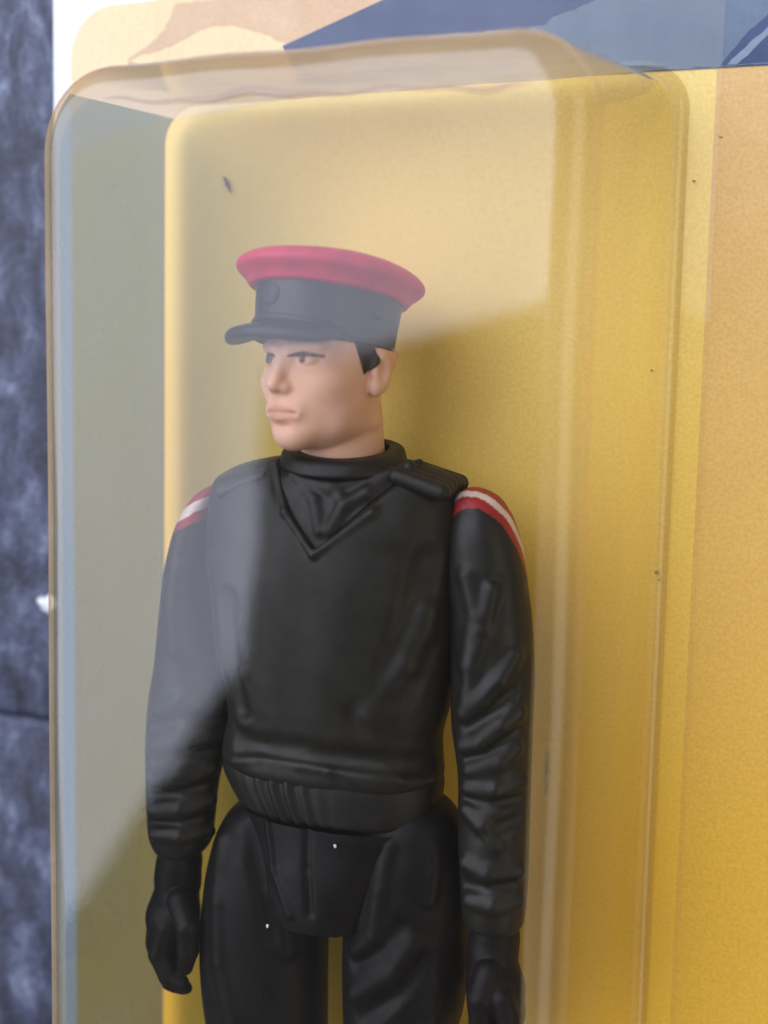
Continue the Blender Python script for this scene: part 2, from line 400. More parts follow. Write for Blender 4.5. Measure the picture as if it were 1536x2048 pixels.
# flange: flat sheet from the foot outward, with a rolled outer rim
fo = []
outer = [(-1.7, 0), (38.6, 0)]
inner = rings[0][0]
FV, FF = [], []
for k, t_ in enumerate((0.0, 0.5, 1.0)):
    for (x, y) in inner:
        cx, cy = BW / 2, -BH / 2
        ox = -1.7 if x < 1.2 else (38.7 if x > BW - 1.2 else x)
        oy = 11.5 if y > -1.5 else (-BH - 2.2 if y < -BH + 1.2 else y)
        if y > -2.6 and x < 3: ox = -1.7
        if y > -2.6 and x > BW - 3: ox = 38.7
        FV.append((x + (ox - x) * t_, y + (oy - y) * t_, 0.2 + (0.02 if 0 < k < 2 else 0)))
for k in range(2):
    for j in range(NP):
        a, b_ = k * NP + j, k * NP + (j + 1) % NP
        FF.append((a + NP, b_ + NP, b_, a))
mesh_obj('flange', FV, FF, M_FLANGE, bubble)

# ------------------------------------------------------------------ signed distance modelling
def smin(a, b_, k):
    h = np.clip(0.5 + 0.5 * (b_ - a) / k, 0, 1); return b_ + (a - b_) * h - k * h * (1 - h)
def smax(a, b_, k): return -smin(-a, -b_, k)
def sph(P, c, r): return np.sqrt((P[0] - c[0]) ** 2 + (P[1] - c[1]) ** 2 + (P[2] - c[2]) ** 2) - r
def ell(P, c, r):
    x, y, z = (P[0] - c[0]) / r[0], (P[1] - c[1]) / r[1], (P[2] - c[2]) / r[2]
    k0 = np.sqrt(x * x + y * y + z * z) + 1e-6
    k1 = np.sqrt((x / r[0]) ** 2 + (y / r[1]) ** 2 + (z / r[2]) ** 2) + 1e-6
    return k0 * (k0 - 1) / k1
def cone(P, a, b_, ra, rb_):
    a = np.array(a, np.float32); b_ = np.array(b_, np.float32); d = b_ - a
    t_ = np.clip(((P[0] - a[0]) * d[0] + (P[1] - a[1]) * d[1] + (P[2] - a[2]) * d[2]) / float(d @ d + 1e-9), 0, 1)
    return np.sqrt((P[0] - a[0] - d[0] * t_) ** 2 + (P[1] - a[1] - d[1] * t_) ** 2 + (P[2] - a[2] - d[2] * t_) ** 2) - (ra + (rb_ - ra) * t_)
def chain(P, pts, rs, k=0.2):
    d = None
    for i in range(len(pts) - 1):
        c = cone(P, pts[i], pts[i + 1], rs[i], rs[i + 1])
        d = c if d is None else smin(d, c, k)
    return d
def rbox(P, c, h, r):
    q = [np.abs(P[i] - c[i]) - (h[i] - r) for i in range(3)]
    return np.sqrt(sum(np.maximum(x, 0) ** 2 for x in q)) + np.minimum(np.maximum(q[0], np.maximum(q[1], q[2])), 0) - r
def curve(ts, ys):
    """smooth interpolation through stations"""
    ts = np.array(ts, float); ys = np.array(ys, float)
    m = np.gradient(ys, ts)
    def f(x):
        x = np.clip(x, ts[0], ts[-1]); i = np.clip(np.searchsorted(ts, x) - 1, 0, len(ts) - 2)
        h = ts[i + 1] - ts[i]; s = (x - ts[i]) / h
        return ((2 * s ** 3 - 3 * s ** 2 + 1) * ys[i] + (s ** 3 - 2 * s ** 2 + s) * h * m[i] + (-2 * s ** 3 + 3 * s ** 2) * ys[i + 1] + (s ** 3 - s ** 2) * h * m[i + 1])
    g = np.linspace(ts[0], ts[-1], 600); gv = f(g)
    return lambda x: np.interp(x, g, gv)
class Loft:
    """limb or trunk running along v; stations are (photo y, left x, right x, centre height w, half depth b)"""
    def __init__(self, st, n=2.3, cap=0.6):
        vs, uc, wc, A, B = [], [], [], [], []
        for (y, xl, xr, w_, b_) in st:
            l, r = M(xl, y, w_), M(xr, y, w_)
            u = (l[0] + r[0]) / 2; half = (r[0] - l[0]) / 2
            tan = (CAM[0] - u) / (CAM[2] - w_)
            a = math.sqrt(max((0.55 * half) ** 2, half ** 2 - (b_ * tan * 0.9) ** 2))
            vs.append((l[1] + r[1]) / 2); uc.append(u); wc.append(w_); A.append(a); B.append(b_)
        o = np.argsort(vs); vs = np.array(vs)[o]
        self.v0, self.v1 = vs[0], vs[-1]
        pick = lambda L: curve(vs, np.array(L)[o])
        self.uc, self.wc, self.a, self.b = pick(uc), pick(wc), pick(A), pick(B); self.n = n; self.cap = cap
    def raw(self, P):
        u, v, w_ = P; a, b_ = self.a(v), self.b(v)
        x = np.abs(u - self.uc(v)) / a; z = np.abs(w_ - self.wc(v)) / b_
        k = (x ** self.n + z ** self.n + 1e-9) ** (1 / self.n)
        return ((k - 1) * np.minimum(a, b_)).astype(np.float32)
    def __call__(self, P):
        d = self.raw(P)
        return smax(d, np.maximum(P[1] - self.v1, self.v0 - P[1]).astype(np.float32), self.cap)
    def front(self, u, v):
        x = min(0.97, abs(u - self.uc(v)) / self.a(v))
        return float(self.wc(v) + self.b(v) * (1 - x ** self.n) ** (1 / self.n))
def surf(loft, px, py, lift=0.0):
    """point on the front of a loft seen at a photo pixel"""
    w_ = 12.0
    for _ in range(12):
        p = M(px, py, w_); w_ = 0.5 * w_ + 0.5 * loft.front(p[0], p[1])
    p = M(px, py, w_ + lift); return p
def nets(fn, lo, hi, h):
    lo = np.array(lo, float); hi = np.array(hi, float)
    n = np.ceil((hi - lo) / h).astype(int) + 1
    ax = [(lo[i] + h * np.arange(n[i])).astype(np.float32) for i in range(3)]
    G = np.meshgrid(*ax, indexing='ij')
    f = fn(G).astype(np.float32)
    s = f < 0
    cs = [s[i:n[0] - 1 + i, j:n[1] - 1 + j, k:n[2] - 1 + k] for i in (0, 1) for j in (0, 1) for k in (0, 1)]
    cnt = sum(c.astype(np.int8) for c in cs)
    I = np.argwhere((cnt > 0) & (cnt < 8))
    idx = -np.ones(n - 1, dtype=np.int64); idx[tuple(I.T)] = np.arange(len(I))
    acc = np.zeros((len(I), 3)); num = np.zeros(len(I))
    C8 = [np.array(c) for c in [(0,0,0),(1,0,0),(0,1,0),(1,1,0),(0,0,1),(1,0,1),(0,1,1),(1,1,1)]]
    val = [f[tuple((I + c).T)] for c in C8]
    for a in range(8):
        for b_ in range(a + 1, 8):
            if np.abs(C8[a] - C8[b_]).sum() != 1: continue
            m = (val[a] < 0) != (val[b_] < 0)
            t_ = np.where(m, val[a] / np.where(m, val[a] - val[b_], 1), 0)
            p = C8[a] + (C8[b_] - C8[a]) * t_[:, None]
            acc[m] += p[m]; num[m] += 1
    V = lo + (I + acc / num[:, None]) * h
    Q = []
    for d in range(3):
        e1, e2 = [x for x in range(3) if x != d]
        sl0 = [slice(1, -1)] * 3; sl1 = [slice(1, -1)] * 3
        sl0[d] = slice(0, -1); sl1[d] = slice(1, None)
        A_, B_ = s[tuple(sl0)], s[tuple(sl1)]
        E = np.argwhere(A_ != B_)
        if not len(E): continue
        inside_first = A_[tuple(E.T)]
        base = E.copy(); base[:, e1] += 1; base[:, e2] += 1
        def cell(o1, o2):
            c = base.copy(); c[:, e1] -= o1; c[:, e2] -= o2; return idx[tuple(c.T)]
        q = np.stack([cell(1, 1), cell(0, 1), cell(0, 0), cell(1, 0)], 1)
        flip = inside_first if d != 1 else ~inside_first
        q[~flip] = q[~flip][:, ::-1]
        Q.append(q)
    Q = np.concatenate(Q); Q = Q[(Q >= 0).all(1)]
    return V, Q
def sculpt(name, fn, lo, hi, h, mat, parent, xform=None, paint=None):
    V, Q = nets(fn, lo, hi, h)
    cols = paint(V) if paint else None
    if xform is not None: V = V @ xform[0].T + xform[1]
    o = quad_obj(name, V, Q, mat, parent)
    if cols is not None: attr_color(o, cols)
    return o
def bounds(P, pad=1.0):
    P = np.array(P); return P.min(0) - pad, P.max(0) + pad

# ------------------------------------------------------------------ toy soldier
toy = empty('toy_soldier', 'toy soldier figure in black uniform and red topped peaked cap inside the clear bubble', 'action figure')

# ---- torso
T = Loft([(905, 590, 790, 8, 2.4), (930, 500, 880, 8, 3.0), (955, 452, 918, 8, 3.7), (1000, 430, 934, 8, 4.3), (1100, 426, 928, 8, 4.8),
          (1200, 432, 926, 8, 4.9), (1300, 444, 918, 8, 4.8), (1400, 464, 898, 8, 4.5), (1445, 468, 888, 8, 4.35), (1490, 459, 888, 8, 4.45),
          (1525, 457, 888, 8, 4.45), (1548, 470, 882, 8, 4.1)], n=2.5, cap=0.9)
tip = surf(T, 626, 1110); vl = surf(T, 550, 930); vr = surf(T, 838, 925)
vlm = surf(T, 570, 1025); vrm = surf(T, 745, 1025)
def torso(P):
    u, v, w_ = P
    d = T(P)
    # neck opening: shallow recess bounded by the V
    left = (u - vl[0]) - (tip[0] - vl[0]) * ((vl[1] - v) / (vl[1] - tip[1])) ** 1.0
    t_ = np.clip((vl[1] - v) / (vl[1] - tip[1]), 0, 1.2)
    lx = vl[0] + (tip[0] - vl[0]) * t_ ** 1.5; rx = vr[0] + (tip[0] - vr[0]) * t_ ** 1.0
    inside = np.minimum(np.minimum(u - lx, rx - u), v - tip[1])
    rec = 0.62 / (1 + np.exp(-np.clip(inside / 0.10, -30, 30))) * (w_ > 8)
    d = d + rec
    # piping round the V
    for pts in ((vl, vlm, tip), (vr, vrm, tip)):
        q = [p + np.array([0, 0, -0.05]) for p in pts]
        d = smin(d, chain(P, q, [0.26] * 3), 0.18)
    # creases: armpit to waist, blouse over the waistband
    def crease(pts, r, depth):
        nonlocal d
        q = [surf(T, x, y, depth) for x, y in pts]
        d = smax(d, -chain(P, q, [r] * len(q)), 0.8)
    def ridge(pts, r, lift, k=0.6):
        nonlocal d
        q = [surf(T, x, y, lift) for x, y in pts]
        d = smin(d, chain(P, q, [r] * len(q)), k)
    crease([(862, 1130), (830, 1260), (770, 1390)], 1.0, 0.86)
    crease([(848, 1310), (800, 1395), (720, 1445)], 0.9, 0.78)
    ridge([(850, 1225), (812, 1330), (740, 1425)], 0.6, -0.58, 1.0)
    ridge([(470, 1520), (520, 1512), (600, 1528), (660, 1538), (800, 1556), (866, 1556)], 0.30, -0.12, 0.35)
    crease([(480, 1490), (600, 1506), (800, 1534), (866, 1536)], 0.5, 0.36)
    ridge([(478, 1250), (486, 1340), (492, 1430)], 0.55, -0.42, 0.8)
    crease([(448, 1200), (462, 1330), (478, 1420)], 0.5, 0.4)
    d = d + (0.05 * np.sin(1.1 * u + 0.5 * v) * np.sin(0.7 * v - 0.4 * u)).astype(np.float32)
    return d
lo, hi = bounds([M(415, 900, 2), M(940, 900, 14), M(415, 1610, 2), M(940, 1610, 14)], 0.8)
lo[2], hi[2] = 2.2, 13.8
jumper = sculpt('jumper', torso, lo, hi, 0.14, M_JUMPER, toy)

# ---- ribbed waistband
WB = Loft([(1515, 462, 882, 8, 4.25), (1540, 457, 888, 8, 4.3), (1565, 466, 886, 8, 4.28), (1592, 480, 880, 8, 4.2), (1612, 492, 872, 8, 4.1)], n=2.5, cap=0.4)
def wband(P):
    d = WB(P); ang = np.arctan2((P[2] - 8) / 4.1, (P[0] - WB.uc(P[1])) / WB.a(P[1]))
    return d + (0.10 * np.exp(-((ang - 1.80) / 0.28) ** 2) * np.sin(ang * 46)).astype(np.float32)
lo, hi = bounds([M(455, 1510, 3), M(900, 1640, 13)], 1.2); lo[2], hi[2] = 3, 13
sculpt('waistband', wband, lo, hi, 0.10, M_SHIRT, jumper)

# ---- roll neck collar
CO = Loft([(862, 574, 808, 8.2, 3.2), (900, 569, 811, 8.3, 3.4), (932, 562, 820, 8.4, 3.7), (985, 552, 828, 8.5, 3.9)], n=2.1, cap=0.3)
cv = M(690, 893, 8.2)[1]; cu = M(690, 893, 8.2)[0]
def collar(P):
    d = CO.raw(P)
    cut = (P[1] - cv) + 0.21 * (P[2] - 8.2) + 0.03 * (P[0] - cu)
    d = smax(d, cut.astype(np.float32), 0.35)
    hole = np.sqrt(((P[0] - cu) / 2.75) ** 2 + ((P[2] - 8.1) / 2.75) ** 2)
    d = smax(d, np.maximum(-(hole - 1) * 2.75, -(cut + 1.0)).astype(np.float32), 0.25)
    return d
lo, hi = bounds([M(545, 850, 4), M(840, 985, 13)], 0.8); lo[2], hi[2] = 4.2, 13.0
sculpt('roll_neck', collar, lo, hi, 0.11, M_SHIRT, jumper)

def shirt_front(P):
    u, v, w_ = P
    d = T(P) + 0.28
    t_ = np.clip((vl[1] - v) / (vl[1] - tip[1]), 0, 1.2)
    lx = vl[0] + (tip[0] - vl[0]) * t_ ** 1.5; rx = vr[0] + (tip[0] - vr[0]) * t_
    for pts, r in ((((600, 960), (630, 1000), (640, 1060)), 0.35), (((660, 965), (690, 1010), (660, 1060)), 0.4), (((790, 945), (735, 985), (690, 1010)), 0.4), (((590, 950), (660, 975), (780, 950)), 0.45)):
        q = [surf(T, x, y, -0.42) for x, y in pts]
        d = smin(d, chain(P, q, [r] * 3), 0.35)
    d = smax(d, np.maximum(np.maximum(lx - u, u - rx), tip[1] - v).astype(np.float32), 0.1)
    return smax(d, (8.0 - w_).astype(np.float32), 0.1)
lo, hi = bounds([vl, vr, tip], 0.8); lo[2], hi[2] = 8.0, 13.4
sculpt('shirt_front', shirt_front, lo, hi, 0.10, M_SHIRT, jumper)

# ---- shoulder straps, three raised ridges each
def strap(a, b_, sgn):
    A_, B_ = M(*a, 9.0), M(*b_, 9.0)
    def fn(P):
        d = None
        for dz in (-1.9, -1.1, -0.3, 0.5, 1.3, 2.0):
            o = np.array([0, -0.05 - 0.11 * abs(dz) - 0.04 * dz * abs(dz), dz])
            c = cone(P, A_ + o, B_ + o, 0.50, 0.56)
            d = c if d is None else smin(d, c, 0.12)
        btn = sph(P, (A_ + (B_ - A_) * 0.18) + np.array([0, 0.25, 1.2]), 0.42)
        return smin(d, btn, 0.1)
    lo, hi = bounds([A_, B_], 2.9)
    sculpt('shoulder_strap', fn, lo, hi, 0.10, M_JUMPER, jumper)
strap((815, 934), (903, 966), 1); strap((552, 938), (474, 966), -1)

# ---- arms
RED, WHT, BLK = np.array([0.36, 0.022, 0.026]), np.array([0.72, 0.60, 0.55]), np.array([0.0110, 0.0103, 0.0078])
def stripes(L, sgn):
    top = M(447, 974, 8.6)
    def f(V):
        if sgn > 0:
            s = (V[:, 2] - L.wc(V[:, 1])) + 0.50 * (L.v1 - V[:, 1]) - 1.5
            lim = (L.v1 - V[:, 1] < 8.0)
            w0, w1, r0, r1 = -0.36, 0.36, -1.5, 1.05
        else:
            s = (top[1] - V[:, 1]) - 0.55 * (top[0] - V[:, 0]); lim = s > -9
            w0, w1, r0, r1 = 0.22, 0.92, -9.0, 1.55
        s = s + 0.03 * np.sin(V[:, 1] * 3.1) + 0.02 * np.sin(V[:, 0] * 4.3)
        c = np.tile(BLK, (len(V), 1))
        c[(s > r0) & (s < r1) & lim] = RED; c[(s > w0) & (s < w1) & lim] = WHT
        return c
    return f
AR = Loft([(974, 930, 968, 8, 0.9), (990, 912, 995, 8, 1.7), (1020, 904, 1020, 8, 2.1), (1060, 893, 1037, 8, 2.4), (1110, 892, 1049, 8, 2.5), (1170, 894, 1057, 8, 2.5), (1250, 898, 1066, 8, 2.5),
           (1350, 902, 1070, 8.1, 2.5), (1450, 904, 1066, 8.2, 2.5), (1550, 917, 1063, 8.4, 2.45), (1650, 917, 1060, 8.6, 2.4), (1750, 920, 1057, 8.8, 2.3), (1830, 926, 1050, 9, 2.1), (1850, 930, 1046, 9, 2.0)], n=2.1, cap=0.5)
def folded(L, ridges, creases, P, extra=None):
    d = L(P)
    for pts, r, lift, k in creases:
        q = [surf(L, x, y, lift) for x, y in pts]; d = smax(d, -chain(P, q, [r] * len(q)), k)
    for pts, r, lift, k in ridges:
        q = [surf(L, x, y, lift) for x, y in pts]; d = smin(d, chain(P, q, [r] * len(q)), k)
    return d
ridR = [(((935, 1150), (955, 1230), (935, 1330)), 0.5, -0.30, 0.5), (((985, 1180), (968, 1260), (945, 1330), (935, 1400)), 0.45, -0.22, 0.5),
        (((1030, 1310), (1000, 1360), (960, 1400), (930, 1425)), 0.5, -0.22, 0.45), (((1035, 1425), (1005, 1450), (960, 1485), (930, 1490)), 0.5, -0.2, 0.45),
        (((1032, 1495), (1000, 1525), (940, 1540)), 0.4, -0.2, 0.4), (((1045, 1560), (990, 1580), (935, 1575)), 0.35, -0.18, 0.4),
        (((935, 1620), (965, 1650), (990, 1690)), 0.45, -0.22, 0.4), (((935, 1725), (975, 1745), (1035, 1740)), 0.5, -0.22, 0.4), (((940, 1800), (985, 1812), (1035, 1800)), 0.45, -0.22, 0.4)]
creR = [(((950, 1290), (985, 1230), (1000, 1170)), 0.5, 0.36, 0.5), (((1030, 1385), (990, 1425), (935, 1455)), 0.45, 0.32, 0.4), (((1030, 1460), (1000, 1490), (935, 1515)), 0.4, 0.3, 0.4),
        (((960, 1675), (1000, 1660), (1040, 1640)), 0.45, 0.3, 0.35), (((930, 1772), (970, 1780), (1030, 1768)), 0.4, 0.26, 0.35), (((930, 1600), (980, 1612), (1040, 1600)), 0.35, 0.27, 0.35)]
lo, hi = bounds([M(890, 965, 5), M(1080, 965, 11.5), M(890, 1860, 5), M(1080, 1860, 11.5)], 0.6)
armR = sculpt('arm', lambda P: folded(AR, ridR, creR, P), lo, hi, 0.10, M_SLEEVE, toy, paint=stripes(AR, 1))
AL = Loft([(966, 425, 452, 8, 0.9), (985, 397, 455, 8, 1.6), (1010, 376, 452, 8, 2.1), (1042, 358, 448, 8, 2.3), (1100, 340, 438, 8, 2.4), (1150, 330, 434, 8, 2.4), (1200, 324, 436, 8, 2.4), (1270, 317, 442, 8, 2.4),
           (1330, 311, 452, 8, 2.4), (1400, 300, 461, 8.2, 2.35), (1480, 294, 455, 8.4, 2.3), (1560, 294, 438, 8.6, 2.2), (1640, 297, 429, 8.8, 2.15), (1675, 301, 424, 8.9, 2.05), (1702, 312, 408, 9, 1.75)], n=2.1, cap=0.4)
ridL = [(((315, 1420), (360, 1400), (440, 1405)), 0.5, -0.24, 0.45), (((310, 1490), (360, 1478), (440, 1470)), 0.5, -0.24, 0.45), (((308, 1560), (350, 1555), (425, 1535)), 0.45, -0.22, 0.4),
        (((308, 1620), (360, 1618), (420, 1600)), 0.5, -0.2, 0.4), (((310, 1668), (360, 1672), (418, 1662)), 0.45, -0.12, 0.35), (((360, 1140), (350, 1220), (360, 1300)), 0.55, -0.4, 0.6)]
creL = [(((305, 1455), (360, 1440), (445, 1440)), 0.45, 0.3, 0.4), (((305, 1525), (360, 1515), (435, 1500)), 0.4, 0.28, 0.4), (((300, 1592), (360, 1590), (425, 1570)), 0.4, 0.28, 0.35), (((300, 1646), (360, 1648), (425, 1634)), 0.32, 0.2, 0.3)]
lo, hi = bounds([M(285, 955, 5), M(470, 955, 11.5), M(285, 1715, 5), M(470, 1715, 11.5)], 0.6)
armL = sculpt('arm', lambda P: folded(AL, ridL, creL, P), lo, hi, 0.10, M_SLEEVE, toy, paint=stripes(AL, -1))

# ---- gloves: cuff, palm and five separate fingers
def glove(parent, cuff_st, palm, fingers, thumb, lo_hi):
    C_ = Loft(cuff_st, n=2.1, cap=0.3)
    def fn(P):
        d = C_(P)
        d = smin(d, chain(P, [np.array(p[0]) for p in palm], [p[1] for p in palm], 0.6), 0.5)
        for pts, rs in fingers: d = smin(d, chain(P, pts, rs, 0.1), 0.10)
        d = smin(d, chain(P, thumb[0], thumb[1], 0.15), 0.12)
        return d
    lo, hi = bounds(lo_hi, 1.4)
    return sculpt('glove', fn, lo, hi, 0.10, M_GLOVE, parent)
def hand(xo, yo, w0, flip):
    """finger chains in photo pixels relative to the wrist; w runs from little finger (back) to index (front)"""
    fs = []
    for i, (dx, L_, r) in enumerate(((2, 0.90, 0.62), (8, 1.0, 0.68), (2, 0.95, 0.70), (-4, 0.86, 0.68))):
        w_ = w0 - 2.0 + 1.35 * i
        base = M(xo + flip * (-18 + dx * 0.4), yo + 92, w_); mid = M(xo + flip * (-32 + dx * 0.5), yo + 92 + 62 * L_, w_ + 0.1)
        knk = M(xo + flip * (-12 + dx), yo + 92 + 112 * L_, w_ + 0.15); end = M(xo + flip * (14 + dx), yo + 92 + 130 * L_, w_ + 0.1)
        fs.append(([base, mid, knk, end], [r * 1.12, r * 1.05, r * 0.95, r * 0.8]))
    palm = [(M(xo + flip * 4, yo + 6, w0), 1.5), (M(xo - flip * 4, yo + 60, w0 - 0.8), 1.7), (M(xo - flip * 6, yo + 70, w0 + 0.8), 1.7), (M(xo - flip * 8, yo + 118, w0), 1.65), (M(xo - flip * 2, yo + 150, w0), 1.4)]
    thumb = ([M(xo + flip * 8, yo + 40, w0 + 1.7), M(xo + flip * 24, yo + 90, w0 + 2.3), M(xo + flip * 24, yo + 140, w0 + 2.2), M(xo + flip * 18, yo + 172, w0 + 2.0)], [0.85, 0.82, 0.7, 0.55])
    return palm, fs, thumb
palm, fs, th = hand(352, 1762, 9.0, 1)
glove(armL, [(1660, 322, 404, 9, 1.4), (1695, 320, 402, 9, 1.5), (1720, 314, 404, 9, 1.6), (1760, 313, 399, 9, 1.6), (1775, 318, 396, 9, 1.5)], palm, fs, th, [M(280, 1640, 5), M(410, 2010, 13)])
palm, fs, th = hand(985, 1905, 9.2, -1)
glove(armR, [(1800, 946, 1034, 9, 1.5), (1845, 944, 1036, 9, 1.7), (1870, 938, 1040, 9, 1.75), (1905, 940, 1036, 9.1, 1.75), (1925, 944, 1030, 9.2, 1.5)], palm, fs, th, [M(890, 1790, 5), M(1080, 2150, 13)])

# ---- hips and legs
PV = Loft([(1570, 496, 876, 8, 4.2), (1610, 502, 872, 8, 4.3), (1660, 524, 845, 8, 4.4), (1720, 540, 812, 8.2, 4.4), (1800, 552, 775, 8.3, 4.3), (1850, 578, 758, 8.3, 4.0), (1888, 625, 722, 8.3, 3.2)], n=2.6, cap=0.7)
def hips(P):
    d = PV(P)
    for pts in (((536, 1640), (548, 1740), (580, 1830)), ((758, 1640), (764, 1760), (744, 1850))):
        q = [surf(PV, x, y, -0.06) for x, y in pts]; d = smin(d, chain(P, q, [0.22] * 3), 0.25)
    q = [surf(PV, x, y, 0.15) for x, y in ((614, 1640), (612, 1740), (618, 1830))]
    return smax(d, -chain(P, q, [0.3] * 3), 0.2)
lo, hi = bounds([M(500, 1560, 3), M(890, 1900, 13)], 1.0); lo[2], hi[2] = 3, 13.4
sculpt('hips', hips, lo, hi, 0.13, M_TROUSER, toy)
L1 = Loft([(1588, 500, 600, 8, 2.2), (1615, 468, 628, 8, 3.0), (1650, 446, 648, 8, 3.5), (1720, 424, 655, 8, 3.9), (1800, 412, 657, 8, 4.0), (1900, 406, 656, 8, 3.9), (2000, 412, 655, 8, 3.8), (2100, 428, 655, 8, 3.6), (2300, 455, 650, 8, 3.2), (2600, 480, 640, 8, 2.6), (2900, 490, 630, 8, 2.3)], n=2.2, cap=0.8)
L2 = Loft([(1590, 770, 890, 8, 2.2), (1620, 735, 915, 8, 3.0), (1670, 710, 932, 8, 3.5), (1740, 700, 940, 8, 3.8), (1820, 694, 940, 8, 3.9), (1900, 690, 936, 8, 3.9), (2000, 690, 928, 8, 3.8), (2100, 694, 900, 8, 3.6), (2300, 698, 880, 8, 3.2), (2600, 702, 860, 8, 2.6), (2900, 705, 850, 8, 2.3)], n=2.2, cap=0.8)
def leg(L, ridges, creases, span):
    vfoot = L.v0; u0 = float(L.uc(vfoot)) 
    def fn(P):
        d = folded(L, ridges, creases, P)
        boot = ell(P, (u0, vfoot - 1.2, 9.6), (2.5, 1.9, 5.4))
        d = smin(d, boot, 0.8)
        return smax(d, (vfoot - 2.6 - P[1]).astype(np.float32), 0.3)
    lo, hi = bounds([M(span[0], 1575, 4), M(span[1], 1575, 12)], 0.8)
    lo[1] = vfoot - 3.2; lo[2], hi[2] = 3.2, 15.6
    return sculpt('leg', fn, lo, hi, 0.16, M_TROUSER, toy)
leg(L1, [(((450, 1680), (440, 1800), (442, 1920), (470, 2040)), 0.5, -0.42, 0.5), (((540, 1650), (552, 1780), (575, 1900)), 0.45, -0.35, 0.5)], [(((500, 1660), (520, 1780), (545, 1880)), 0.6, 0.45, 0.6), (((520, 1650), (532, 1760), (560, 1860)), 0.4, 0.25, 0.3)], (400, 670))
leg(L2, [(((780, 1690), (762, 1780), (748, 1870), (715, 1900)), 0.45, -0.3, 0.5), (((825, 1890), (785, 1945), (715, 1985)), 0.6, -0.3, 0.5), (((860, 2050), (800, 2100), (720, 2120)), 0.6, -0.3, 0.5), (((865, 1690), (868, 1740), (858, 1800)), 0.4, -0.25, 0.4), (((868, 1965), (858, 2010), (852, 2060)), 0.4, -0.3, 0.5)],
    [(((850, 1930), (800, 1990), (720, 2040)), 0.6, 0.42, 0.5), (((800, 1860), (750, 1910), (705, 1930)), 0.5, 0.36, 0.5)], (680, 925))

# ---- head, modelled facing +Z and then turned on the neck
YAW, HC = math.radians(-24.0), M(663, 722, 9.1)
HR0 = np.array(Matrix.Rotation(YAW, 3, 'Y')); HR = HR0 * 1.025
PITCH = math.radians(-8.0)
def head(P):
    d = ell(P, (0, 1.3, -0.25), (3.7, 4.2, 4.2))
    d = smin(d, ell(P, (0, -1.8, 1.0), (3.35, 3.6, 3.05)), 1.0)
    d = smin(d, rbox(P, (0, -3.15, 0.2), (2.80, 1.35, 2.2), 0.9), 0.8)
    d = smin(d, rbox(P, (0, -3.65, 1.5), (1.75, 1.15, 2.1), 0.9), 0.9)
    d = smin(d, ell(P, (0, -4.55, 3.1), (1.15, 0.85, 0.95)), 0.7)
    for s in (-1, 1):
        d = smin(d, ell(P, (2.15 * s, -1.35, 2.2), (0.95, 0.8, 1.05)), 1.0)
        d = smax(d, -ell(P, (1.55 * s, -0.10, 4.35), (0.95, 0.55, 0.80)), 0.5)
        d = smin(d, ell(P, (1.50 * s, -0.12, 3.25), (0.72, 0.40, 0.55)), 0.12)
        d = smin(d, cone(P, (0.65 * s, 0.62, 3.95), (2.3 * s, 0.72, 3.2), 0.28, 0.24), 0.5)
    d = smin(d, cone(P, (0, 0.35, 3.72), (0, -1.50, 4.52), 0.36, 0.50), 0.5)
    for s in (-1, 1):
        d = smin(d, ell(P, (0.48 * s, -1.74, 4.05), (0.38, 0.33, 0.45)), 0.3)
        d = smax(d, -ell(P, (0.30 * s, -2.10, 4.55), (0.17, 0.14, 0.25)), 0.12)
    d = smin(d, ell(P, (0, -2.95, 3.55), (1.5, 0.95, 0.75)), 0.5)
    d = smin(d, chain(P, [(-1.3, -3.10, 3.75), (0, -2.86, 4.15), (1.3, -3.10, 3.75)], [0.12, 0.19, 0.12]), 0.28)
    d = smin(d, chain(P, [(-1.15, -3.32, 3.78), (0, -3.48, 4.03), (1.15, -3.32, 3.78)], [0.12, 0.23, 0.12]), 0.28)
    d = smax(d, -chain(P, [(-1.2, -3.2, 4.0), (0, -3.16, 4.55), (1.2, -3.2, 4.0)], [0.08, 0.09, 0.08]), 0.18)
    d = smax(d, -ell(P, (0, -4.0, 4.35), (0.85, 0.22, 0.45)), 0.3)
    for s in (-1, 1):
        e = ell(P, (3.68 * s, -0.65, -0.55), (0.40, 1.25, 0.80))
        e = smin(e, ell(P, (3.58 * s, -1.65, -0.2), (0.34, 0.5, 0.45)), 0.3)
        e = smax(e, -ell(P, (4.2 * s, -0.65, -0.35), (0.32, 0.85, 0.45)), 0.15)
        d = smin(d, e, 0.25)
    yc = (P[1] - 0.82) * math.cos(PITCH) + P[2] * math.sin(PITCH)       # nothing of the skull above the cap's rim
    d = smax(d, (yc - 0.22).astype(np.float32), 0.15)
    nk = cone(P, (0, -3.2, -0.9), (0, -8.0, -1.2), 2.55, 2.75)
    d = smin(d, nk, 0.18)
    return d
SKIN = np.array([0.72, 0.42, 0.30])
def face_paint(V):
    c = np.tile(SKIN, (len(V), 1)); x, y, z = np.abs(V[:, 0]), V[:, 1], V[:, 2]
    fr = z > 2.2
    lips = fr & (((x / 1.25) ** 2 + ((y + 3.2) / 0.50) ** 2) < 1) & (z > 3.5)
    c[lips] = (0.66, 0.34, 0.25)
    iris = fr & (((np.abs(x - 1.44) / 0.30) ** 2 + ((y + 0.06) / 0.24) ** 2) < 1)      # dark painted eyes, no whites
    c[iris] = (0.17, 0.10, 0.075)
    lid = fr & (np.abs(y - 0.22 + 0.12 * (x - 1.5) ** 2) < 0.15 - 0.09 * np.abs(x - 1.5)) & (np.abs(x - 1.5) < 1.0)
    c[lid] = (0.10, 0.06, 0.048)
    return c
hd = sculpt('head', head, (-4.6, -8.2, -5.4), (4.6, 6.0, 6.0), 0.085, M_SKIN, toy, (HR, HC), face_paint)
